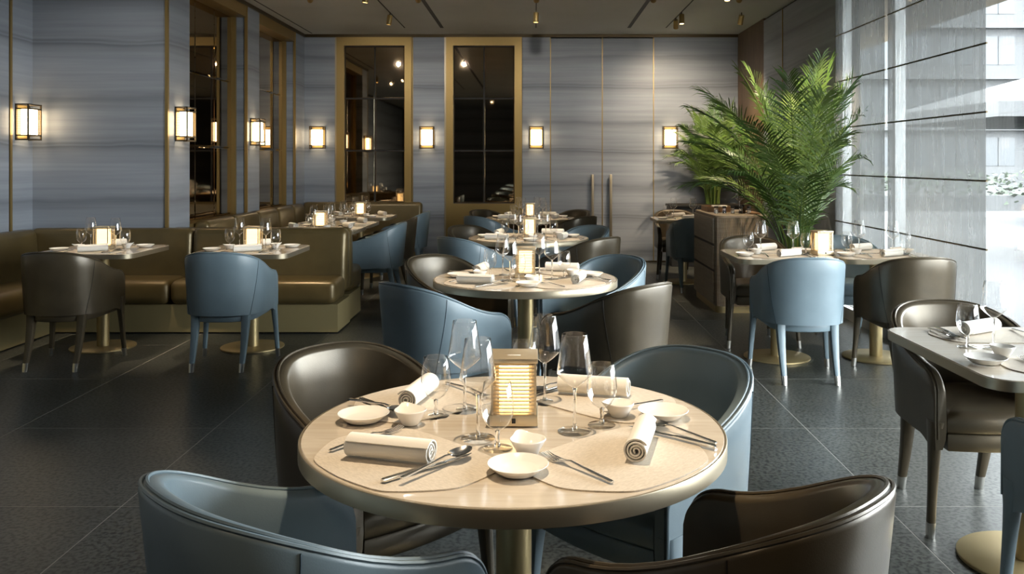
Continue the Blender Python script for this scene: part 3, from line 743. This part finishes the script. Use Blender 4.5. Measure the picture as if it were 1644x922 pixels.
# ---------------------------------------------------------------- window-side tables
G3 = 'pale tables along the window side'
rect_table(1.685, 6.06, .338, .345, 'pale rectangular table beside the ribbed cabinet and palm', G3)
rect_table(2.373, 6.06, .338, .345, 'pale rectangular table pushed up to the sheer blind', G3)
rect_table(1.68, 2.96, .34, .42, 'pale rectangular table by the clear window glass', G3)
rect_table(1.68, 9.85, .338, .345, 'small pale table between the ribbed cabinet and the double doors', G3)
pair(1.685, 6.06, .345, 'pale table beside the ribbed cabinet', 'blue', 'olive', 'blue-chair side', 'olive-chair side')
pair(2.373, 6.06, .345, 'pale table touching the sheer blind', 'olive', 'blue', 'olive-chair side', 'blue-chair side')
pair(1.68, 2.96, .42, 'pale table by the clear window glass', 'blue', 'olive', 'blue-chair side', 'olive-chair side')
pair(1.68, 9.85, .345, 'small table beyond the ribbed cabinet', 'blue', 'olive', 'blue-chair side', 'olive-chair side')
lantern(1.985, 6.02, 'brass louvred lantern glowing where the two window-side tables meet', .12)
G4 = 'tub chairs along the window side'
chair('blue', 1.685, 5.545, 0, 'pale blue leather tub chair at the table beside the ribbed cabinet', G4)
chair('olive', 2.385, 5.57, 0, 'dark olive leather tub chair at the table touching the sheer blind', G4)
chair('olive', 1.675, 6.61, PI, 'olive leather tub chair backing onto the ribbed cabinet', G4)
chair('blue', 2.385, 6.63, PI, 'blue leather tub chair backing onto the palm', G4)
chair('olive', 1.69, 3.40, PI, 'dark olive leather tub chair at the table by the clear glass', G4)
chair('blue', 1.655, 2.36, 0, 'blue leather tub chair at the table by the clear glass', G4)
chair('blue', 1.69, 9.27, 0, 'blue leather tub chair at the table beyond the ribbed cabinet', G4)
chair('olive', 1.68, 10.33, PI, 'olive leather tub chair between small table and back wall', G4)

# ---------------------------------------------------------------- banquettes
def cushion(x0, x1, y0, y1, z0, z1, r=.05, seg=5, fn=None): return MB().rbox(x0, x1, y0, y1, z0, z1, r=r, seg=seg, fn=fn).mesh('cushion', 'bench', True, 60)
def backfn(axis, front, back, z0, z1, flare=.05):
    """pull the top of the backrest away from the sitter and round it"""
    def f(co):
        t = (co.z-z0)/(z1-z0); c = co.copy()
        d = flare*(t*t)*(1 if back > front else -1)
        if axis == 'y': c.y += d*(1-(abs(co.y-front)/abs(back-front)))
        else: c.x += d*(1-(abs(co.x-front)/abs(back-front)))
        return c
    return f
b1 = thing('booth_banquette', 'bronze leather corner booth on a gold plinth in front of the stone wall', 'banquette', (-2.9, 7.0, 0))
o1 = Vector((-2.9, 7.0, 0))
def bl(name, me): 
    o = link(name, me, b1); o.location = -o1; return o
bl('plinth', bx('plinth', -3.80, -1.557, 6.90, 7.36, .012, .232)); bl('plinth', bx('plinth', -4.25, -3.80, 3.2, 7.36, .012, .232))
for x0, x1 in ((-3.84, -2.878), (-2.872, -1.565)): bl('seat_cushion', cushion(x0, x1, 6.845, 7.24, .235, .425, .055))
for y0, y1 in ((3.2, 5.3), (5.305, 7.24)): bl('seat_cushion', cushion(-4.2, -3.745, y0, y1, .235, .425, .055))
for x0, x1 in ((-4.20, -2.848), (-2.842, -1.560)): bl('back_cushion', cushion(x0, x1, 7.20, 7.385, .28, .805, .05, fn=backfn('y', 7.20, 7.385, .28, .805)))
for y0, y1 in ((3.2, 5.3), (5.305, 7.25)): bl('back_cushion', cushion(-4.262, -4.08, y0, y1, .28, .80, .05, fn=backfn('x', -4.08, -4.262, .28, .80)))
b2 = thing('bench_banquette', 'bronze leather bench backing onto the booth, facing the mirrors', 'banquette', (-2.3, 7.7, 0)); o2 = Vector((-2.3, 7.7, 0))
def b2l(name, me): o = link(name, me, b2); o.location = -o2
b2l('plinth', bx('plinth', -3.10, -1.575, 7.40, 7.90, .012, .232)); b2l('seat_cushion', cushion(-3.1, -1.57, 7.52, 7.95, .235, .44, .055))
b2l('back_cushion', cushion(-3.1, -1.562, 7.39, 7.56, .28, .80, .05, fn=backfn('y', 7.56, 7.39, .28, .80)))
b3 = thing('bench_banquette', 'long bronze leather bench running under the side-wall mirrors', 'banquette', (-2.85, 9.6, 0)); o3 = Vector((-2.85, 9.6, 0))
def b3l(name, me): o = link(name, me, b3); o.location = -o3
b3l('plinth', bx('plinth', -3.11, -2.60, 7.96, 11.30, .012, .232))
ys = [7.96, 8.72, 9.46, 10.15, 10.8, 11.30]
for y0, y1 in zip(ys[:-1], ys[1:]):
    b3l('seat_cushion', cushion(-3.1, -2.56, y0+.003, y1-.003, .235, .44, .055)); b3l('back_cushion', cushion(-3.115, -2.93, y0+.003, y1-.003, .28, .82, .05, fn=backfn('x', -2.93, -3.115, .28, .82)))
b4 = thing('bench_banquette', 'short bronze leather bench against the back wall under the framed mirror', 'banquette', (-2.3, 11.6, 0)); o4 = Vector((-2.3, 11.6, 0))
def b4l(name, me): o = link(name, me, b4); o.location = -o4
b4l('plinth', bx('plinth', -3.1, -1.52, 11.36, 11.79, .012, .232)); b4l('seat_cushion', cushion(-3.1, -1.51, 11.305, 11.72, .235, .44, .055))
b4l('back_cushion', cushion(-3.1, -1.505, 11.62, 11.795, .28, .82, .05, fn=backfn('y', 11.62, 11.795, .28, .82)))

# ---------------------------------------------------------------- ribbed cabinet and what stands on it
def cabinet():
    X0, X1, Y0, Y1, Z = 1.632, 2.11, 7.835, 8.87, .875
    t = thing('ribbed_cabinet', 'taupe wooden service cabinet with ribbed front beside the palm', 'cabinet', ((X0+X1)/2, (Y0+Y1)/2, 0)); o = Vector(t.location)
    hx, hy = (X1-X0)/2, (Y1-Y0)/2
    # ribbed carcass: outline with half-round ribs on the window-of-room end, flat on the drawer side
    base = rrect(hx, hy, .07, 10); pts = []
    n = len(base)
    for i in range(n):
        p, q = Vector(base[i]), Vector(base[(i+1) % n]); L = (q-p).length; m = max(1, int(round(L/.0125)))
        d = (q-p).normalized(); nr = Vector((d.y, -d.x))
        flat = p.x < -hx+.02 and q.x < -hx+.02
        for k in range(m):
            c = p+(q-p)*k/m
            pts.append((c.x, c.y))
            if not flat:
                for s_ in (.2, .5, .8):
                    e = p+(q-p)*(k+s_)/m+nr*.0062*math.sin(PI*s_); pts.append((e.x, e.y))
    link('body', MB().prism(pts, .06, Z-.022).mesh('body', 'cab', True, 60), t)
    link('toe_kick', MB().prism(rrect(hx-.004, hy-.004, .07), 0, .06).mesh('kick', 'brass_pale'), t)
    link('worktop', MB().prism(rrect(hx+.004, hy+.004, .074), Z-.022, Z, .002).mesh('top', 'cab'), t)
    x = -hx
    def face(y0, y1, z0, z1, nm): return link(nm, bx('cab', x-.012, x+.005, y0, y1, z0, z1), t)
    face(-hy+.075, hy-.02, .62, .845, 'drawer'); face(-hy+.075, hy-.02, .385, .595, 'drawer')
    face(-hy+.075, -.012+.02, .075, .36, 'door'); face(-.008+.02, hy-.02, .075, .36, 'door')
    for z in (.595, .36): link('finger_groove', bx('black', x-.004, x+.004, -hy+.075, hy-.02, z, z+.025), t)
    sx0 = X0
    sh_g = MB().lathe([(0, .001), (.019, 0), (.021, .003), (.0165, .05), (.0165, .055), (.0155, .055), (.0155, .05), (.0195, .006), (0, .006)], 20).mesh('glass_body', 'thin')
    sh_s = MB().lathe([(0, .007), (.0185, .007), (.0172, .030), (0, .030)], 20).mesh('contents', 'china'); sh_p = MB().lathe([(0, .007), (.0185, .007), (.0172, .030), (0, .030)], 20).mesh('contents', 'black')
    lid = MB().lathe([(0, .053), (.018, .053), (.0185, .056), (.0185, .069), (.017, .071), (0, .071)], 20).mesh('lid', 'black')
    for k in range(5):
        sp_ = ('nearest the drawer side', 'second from the drawer side', 'in the middle of the row', 'beside the dark sauce bottle', 'nearest the palm')[k]
        s_ = thing('cruet_shaker', 'small black-lidded glass %s shaker on the ribbed cabinet, %s' % ('salt' if k % 2 == 0 else 'pepper', sp_), 'shaker', (1.695+.077*k, 8.14, Z), 0, 'shakers on the ribbed cabinet')
        link('body', sh_g, s_); link('contents', sh_s if k % 2 == 0 else sh_p, s_); link('lid', lid, s_)
    bt = thing('sauce_bottle', 'small dark amber sauce bottle among the shakers', 'bottle', (1.965, 8.20, Z))
    link('body', MB().lathe([(0, 0), (.018, 0), (.02, .004), (.02, .045), (.009, .06), (.009, .07), (0, .07)], 20).mesh('bb', 'amber'), bt); link('cap', MB().lathe([(0, .068), (.0115, .068), (.0115, .083), (0, .083)], 16).mesh('cap', 'black'), bt)
    g = thing('wine_glass', 'single crystal wine glass standing behind the shakers on the ribbed cabinet', 'glass', (1.98, 8.42, Z-.02+.02))
    for nm, me in zip(('bowl', 'stem', 'foot'), GL['wine']): link(nm, me, g)
    tr = thing('wooden_tray', 'shallow walnut tray on the ribbed cabinet', 'tray', (1.80, 8.58, Z))
    link('tray_base', bx('tray', -.13, .13, -.16, .16, 0, .012), tr)
    for a in ((-.13, .13, -.16, -.148), (-.13, .13, .148, .16), (-.13, -.118, -.148, .148), (.118, .13, -.148, .148)): link('tray_rim', bx('tray', *a, .012, .05), tr)
    for k in range(3):
        tag(link('folded_napkin', rb('linen', -.07, .07, -.045, .045, 0, .016, r=.006, seg=2), None, (1.80, 8.50+k*.0, Z+.0125+k*.0162)), 'folded linen napkin in the walnut tray, %s of its pile' % ('bottom', 'middle', 'top')[k], 'napkin', 'folded napkins in the tray')
    b5 = thing('serving_board', 'small walnut serving board on the ribbed cabinet corner nearest the palm', 'board', (2.045, 8.2, Z))
    link('board', rb('tray', -.045, .045, -.14, .14, 0, .014, r=.005), b5)
cabinet()

# ---------------------------------------------------------------- palms
def frond_mesh(rnd, L, out, rise, droop, m, leaf, start, clamp):
    """one arching frond: a stalk rising along z and bowing towards +x, with drooping leaflets on both sides"""
    N = 24; path = []; bend = rnd.uniform(-.05, .05)
    for i in range(N+1):
        t = i/N; path.append(Vector((out*L*(.25*t+.75*t**2.3), bend*t*t, rise*L*(t-droop*t**4))))
    b = MB()
    b.tube(path, [.0065*(1-.82*i/N)+.001 for i in range(N+1)], 5)
    K = 31
    for k in range(K):
        t = start+(1-start)*k/(K-1); f = t*N; i = min(N-1, int(f)); p = path[i].lerp(path[i+1], f-i); tg = (path[i+1]-path[i]).normalized()
        side = Vector((0, 1, 0)); up = side.cross(tg).normalized()*-1
        if up.z < 0: up = -up
        s_ = (t-start)/(1-start); ll = leaf*(.55+.6*math.sin(PI*min(1, s_*.84+.10)))*rnd.uniform(.85, 1.12)
        for sg in (-1, 1):
            d = (tg*(.62+.55*s_)+side*sg*(.95-.35*s_)+up*rnd.uniform(.05, .38)).normalized()
            wv = tg-d*tg.dot(d); wv = (wv.normalized()*.75+up*.5).normalized()
            dr = rnd.uniform(.12, .55)
            q1 = p+d*ll*.35-Vector((0, 0, dr*ll*.07)); q2 = p+d*ll*.7-Vector((0, 0, dr*ll*.36)); q3 = p+d*ll*.97-Vector((0, 0, dr*ll*.85))
            w = .0066*(leaf/.3)**.5
            b.add([p+wv*w*.3, p-wv*w*.3, q1+wv*w, q1-wv*w, q2+wv*w*.72, q2-wv*w*.72, q3], [(0,1,3,2), (2,3,5,4), (4,5,6)])
    b.v = [clamp(v) for v in b.v]
    return b.mesh('frond', m, False)
def palm(name, label, x, y, z, n, h0, h1, leaf, seed, spread, pot, lim, xmax, ymax):
    rnd = random.Random(seed); t = thing(name, label, 'plant', (x, y, z))
    if pot:
        link('pot', MB().lathe([(0, 0), (.15, 0), (.16, .01), (.20, .40), (.20, .42), (.185, .42), (.18, .37), (0, .37)], 40).mesh('pot', 'pot'), t)
        link('soil', MB().lathe([(0, .385), (.18, .38)], 24).mesh('soil', 'soil'), t); zb = .38
    else: zb = .006
    for k in range(n):
        az = 2*PI*k*.381966+rnd.uniform(-.2, .2); q = (k+.5)/n
        L = h0+(h1-h0)*(1-q**1.4)+rnd.uniform(-.08, .08); out = spread*(.10+.62*q)*rnd.uniform(.8, 1.15)
        if pot and math.cos(az) < -.1: out *= 1.45
        out = min(out, lim(az)/L)
        r0 = rnd.uniform(.02, .09); bx0, by0 = x+r0*math.cos(az), y+r0*math.sin(az); ca, sa = math.cos(az), math.sin(az)
        def clamp(v):
            wx, wy = bx0+v[0]*ca-v[1]*sa, by0+v[0]*sa+v[1]*ca; zz = v[2]
            if wx > xmax: wx = xmax-(wx-xmax)*.15
            if wy > ymax: wy = ymax-(wy-ymax)*.15
            dx, dy = wx-bx0, wy-by0
            return (dx*ca+dy*sa, -dx*sa+dy*ca, zz)
        me = frond_mesh(rnd, L, out, .985-.10*q, .06+.26*q, 'frond' if rnd.random() < .55 else 'frond2', leaf*rnd.uniform(.85, 1.15), rnd.uniform(.36, .52) if q < .7 else rnd.uniform(.22, .4), clamp)
        link('frond', me, t, (r0*ca, r0*sa, zb), az)
    for k in range(9):
        az = rnd.uniform(0, 6.28); r0 = rnd.uniform(.02, .11); hh = rnd.uniform(.5, .9)*(h1*.5)
        link('cane', MB().tube([(r0*math.cos(az), r0*math.sin(az), zb), (r0*1.2*math.cos(az), r0*1.2*math.sin(az), zb+hh*.5), (r0*1.6*math.cos(az), r0*1.6*math.sin(az), zb+hh)], [.011, .009, .005], 7).mesh('cane', 'stalk'), t)
def lim_big(az):
    c = math.cos(az); s_ = math.sin(az)
    r = .95
    if c > .05: r = min(r, .30/c)
    return r
palm('areca_palm', 'tall leafy areca palm in a dark pot between cabinet and blinds', 2.30, 7.62, 0, 40, 1.25, 2.02, .30, 11, 1.0, True, lim_big, 2.69, 8.5)
pl = thing('plant_trough', 'black planter trough against the back wall', 'planter', (2.24, 11.5, 0))
link('trough_body', MB().box(-.46, .46, -.2, .24, 0, .77).mesh('tb', 'pot', False), pl); link('trough_rim', MB().rbox(-.475, .475, -.215, .255, .77, .80, r=.004).mesh('tr', 'black'), pl)
link('soil', bx('soil', -.44, .44, -.18, .22, .80, .803), pl)
def lim_s(az):
    c, s_ = math.cos(az), math.sin(az); r = .62
    if s_ > .05: r = min(r, .20/s_)
    if c > .05: r = min(r, .32/c)
    return r
palm('areca_palm', 'smaller bushy areca palm growing in the black trough by the back wall', 2.34, 11.45, .80, 38, .75, 1.35, .25, 5, 1.05, False, lim_s, 2.74, 11.80)

# ---------------------------------------------------------------- wall sconces
def sconce_meshes():
    w, h, d, r = .092, .15, .105, .0055; b = MB()
    for sx in (-1, 1):
        b.box(sx*w-r, sx*w+r, -d-r, -d+r, -h, h)
        b.box(sx*w-r, sx*w+r, -2*r, 0, -h, h)
    for z in (-h+r, -h+.04, h-.04, h-r):
        b.box(-w, w, -d-r, -d+r, z-r, z+r)
        for sx in (-1, 1): b.box(sx*w-r, sx*w+r, -d, 0, z-r, z+r)
    fr = b.mesh('frame', 'bronze', False)
    core = MB().rbox(-w+.02, w-.02, -d+.014, -.03, -h+.043, h-.043, r=.006).mesh('core', 'sconce_glow')
    bp = bx('brass', -w+.01, w-.01, -.012, 0, -h+.01, h-.01)
    mull = MB().box(-.0018, .0018, -.0018, .0018, -h+.04, h-.04).mesh('bar', 'bronze', False)
    line = MB().box(-w, w, -d-.001, -d+.001, -.0012, .0012).mesh('line', 'brass', False)
    side = MB().box(-.001, .001, -d, -.01, -.0012, .0012).mesh('sline', 'brass', False)
    return fr, core, bp, mull, line, side
SC = sconce_meshes()
def sconce(x, y, rz, label):
    t = thing('wall_sconce', label, 'lamp', (x, y, 1.69), rz, 'bronze lantern sconces on the stone walls')
    link('frame', SC[0], t); link('diffuser', SC[1], t); link('backplate', SC[2], t)
    for sx in (-1, 1): link('glazing_bar', SC[3], t, (sx*.062, -.105, 0))
    for k in range(15):
        z = -.098+k*.014; link('slat', SC[4], t, (0, 0, z))
        for sx in (-1, 1): link('slat', SC[5], t, (sx*.092, 0, z))
sconce(-2.932, BACK-.001, 0, 'lit bronze wall sconce in the corner left of the bench mirror')
sconce(-1.453, BACK-.001, 0, 'lit bronze wall sconce between the two framed mirrors')
sconce(.025, BACK-.001, 0, 'lit bronze wall sconce between framed mirror and double doors')
sconce(1.834, BACK-.001, 0, 'lit bronze wall sconce between double doors and palm')
sconce(XL2+.001, 7.66, PI/2, 'lit bronze wall sconce on the pier at the booth corner')
sconce(XL2+.001, 9.66, PI/2, 'lit bronze wall sconce on the pier between the side-wall mirrors')
sconce(XL1+.001, 7.265, PI/2, 'lit bronze wall sconce above the corner of the booth')

# ---------------------------------------------------------------- ceiling spotlights
def spot_meshes():
    body = MB().lathe([(0, 0), (.028, 0), (.03, -.004), (.03, -.11), (.026, -.112), (.026, -.104), (0, -.104)], 24).mesh('body', 'brass')
    lens = MB().lathe([(0, -.1045), (.0255, -.1045)], 24).mesh('lens', 'spot_glow')
    stem = MB().lathe([(0, .03), (.006, .03), (.006, -.002), (0, -.002)], 12).mesh('stem', 'bronze')
    return body, lens, stem
SPM = spot_meshes()
def spot(x, y, tx, ty, tz, power, label, angle=46, col=(1.0, .80, .56), blend=.6):
    t = thing('ceiling_spotlight', label, 'lamp', (x, y, CEIL-.03), 0, 'brass ceiling spotlights')
    link('stem', SPM[2], t)
    d = Vector((tx-x, ty-y, tz-(CEIL-.03))).normalized(); q = (-d).to_track_quat('Z', 'Y')
    h = link('head', SPM[0], t); h.rotation_mode = 'QUATERNION'; h.rotation_quaternion = q
    link('lens', SPM[1], h)
    ld = bpy.data.lights.new('spot', 'SPOT'); ld.energy = power; ld.color = col; ld.spot_size = math.radians(angle); ld.spot_blend = blend; ld.shadow_soft_size = .025
    lo = bpy.data.objects.new('spot_beam', ld); C.objects.link(lo); lo.parent = t
    lo.location = d*.116; lo.rotation_mode = 'QUATERNION'; lo.rotation_quaternion = q
spot(-1.672, 10.1, -2.06, 10.3, TZ, 72, 'brass track spotlight aimed at the bench tables')
spot(.02, 9.93, TX, 9.97, TZ, 72, 'brass track spotlight over the round table at the doors', 40)
spot(1.696, 10.05, 1.7, 9.85, TZ, 66, 'brass track spotlight over the table beyond the cabinet')
spot(1.696, 10.45, 1.85, 11.5, 1.6, 70, 'slim brass track spotlight turned to the back wall', 110, (1.0, .80, .56), 1.0)
spot(2.40, 10.1, 2.3, 11.0, 1.4, 150, 'brass ceiling spotlight aimed at the trough palm', 70, (1.0, .80, .56), .9)
for (y, nth) in ((2.11, 'fourth'), (4.80, 'third'), (7.37, 'second')):
    spot(.02, y+.02, TX, y, TZ, 112, 'brass track spotlight over the %s round table' % nth, 40)
spot(-3.16, 6.25, -3.16, 6.39, TZ, 72, 'brass spotlight over the booth table with the olive chair', 42)
spot(-2.06, 6.25, -2.06, 6.39, TZ, 72, 'brass spotlight over the booth table with the blue chair', 42)
spot(-1.672, 8.7, -2.06, 8.76, TZ, 84, 'brass track spotlight over the joined bench tables')
spot(1.90, 7.1, 2.25, 7.6, 1.9, 190, 'brass spotlight aimed at the tall palm', 56)
spot(1.696, 6.0, 2.0, 6.06, TZ, 72, 'brass track spotlight over the tables at the blind', 50)
spot(1.9, 8.6, 1.87, 8.35, .875, 90, 'brass spotlight over the ribbed cabinet', 34)
for (x, w) in ((-2.3, 'the bench mirror'), (-1.191, 'the pier between the framed mirrors'), (.02, 'the sconce next to the doors'), (1.219, 'the double doors'), (2.1, 'the stone panel behind the trough palm')):  # spots added out of view to brighten and even out the back wall
    spot(x, 8.85, x, BACK, 1.75, 26, 'added unseen brass wall-washing spotlight aimed at %s' % w, 64, (1.0, .94, .86), .9)
for (y, w) in ((5.2, 'booth corner'), (6.1, 'frontal stone wall')):  # two more unseen spots, added to lift the stone behind the booth
    spot(-2.6 if y > 6 else -3.0, y, -3.7, YF, 1.8, 9, 'added unseen brass wall-washing spotlight aimed at the stone above the %s' % w, 64, (1.0, .94, .86), .9)
for (x, w) in ((-1.191, 'banquette'), (1.219, 'window')):  # added overhead fill, out of frame, for the nearest table's front edge
    spot(x, .1, TX, 1.75, .62, 20, 'added unseen brass spotlight on the %s side lighting the fourth round table' % w, 50)
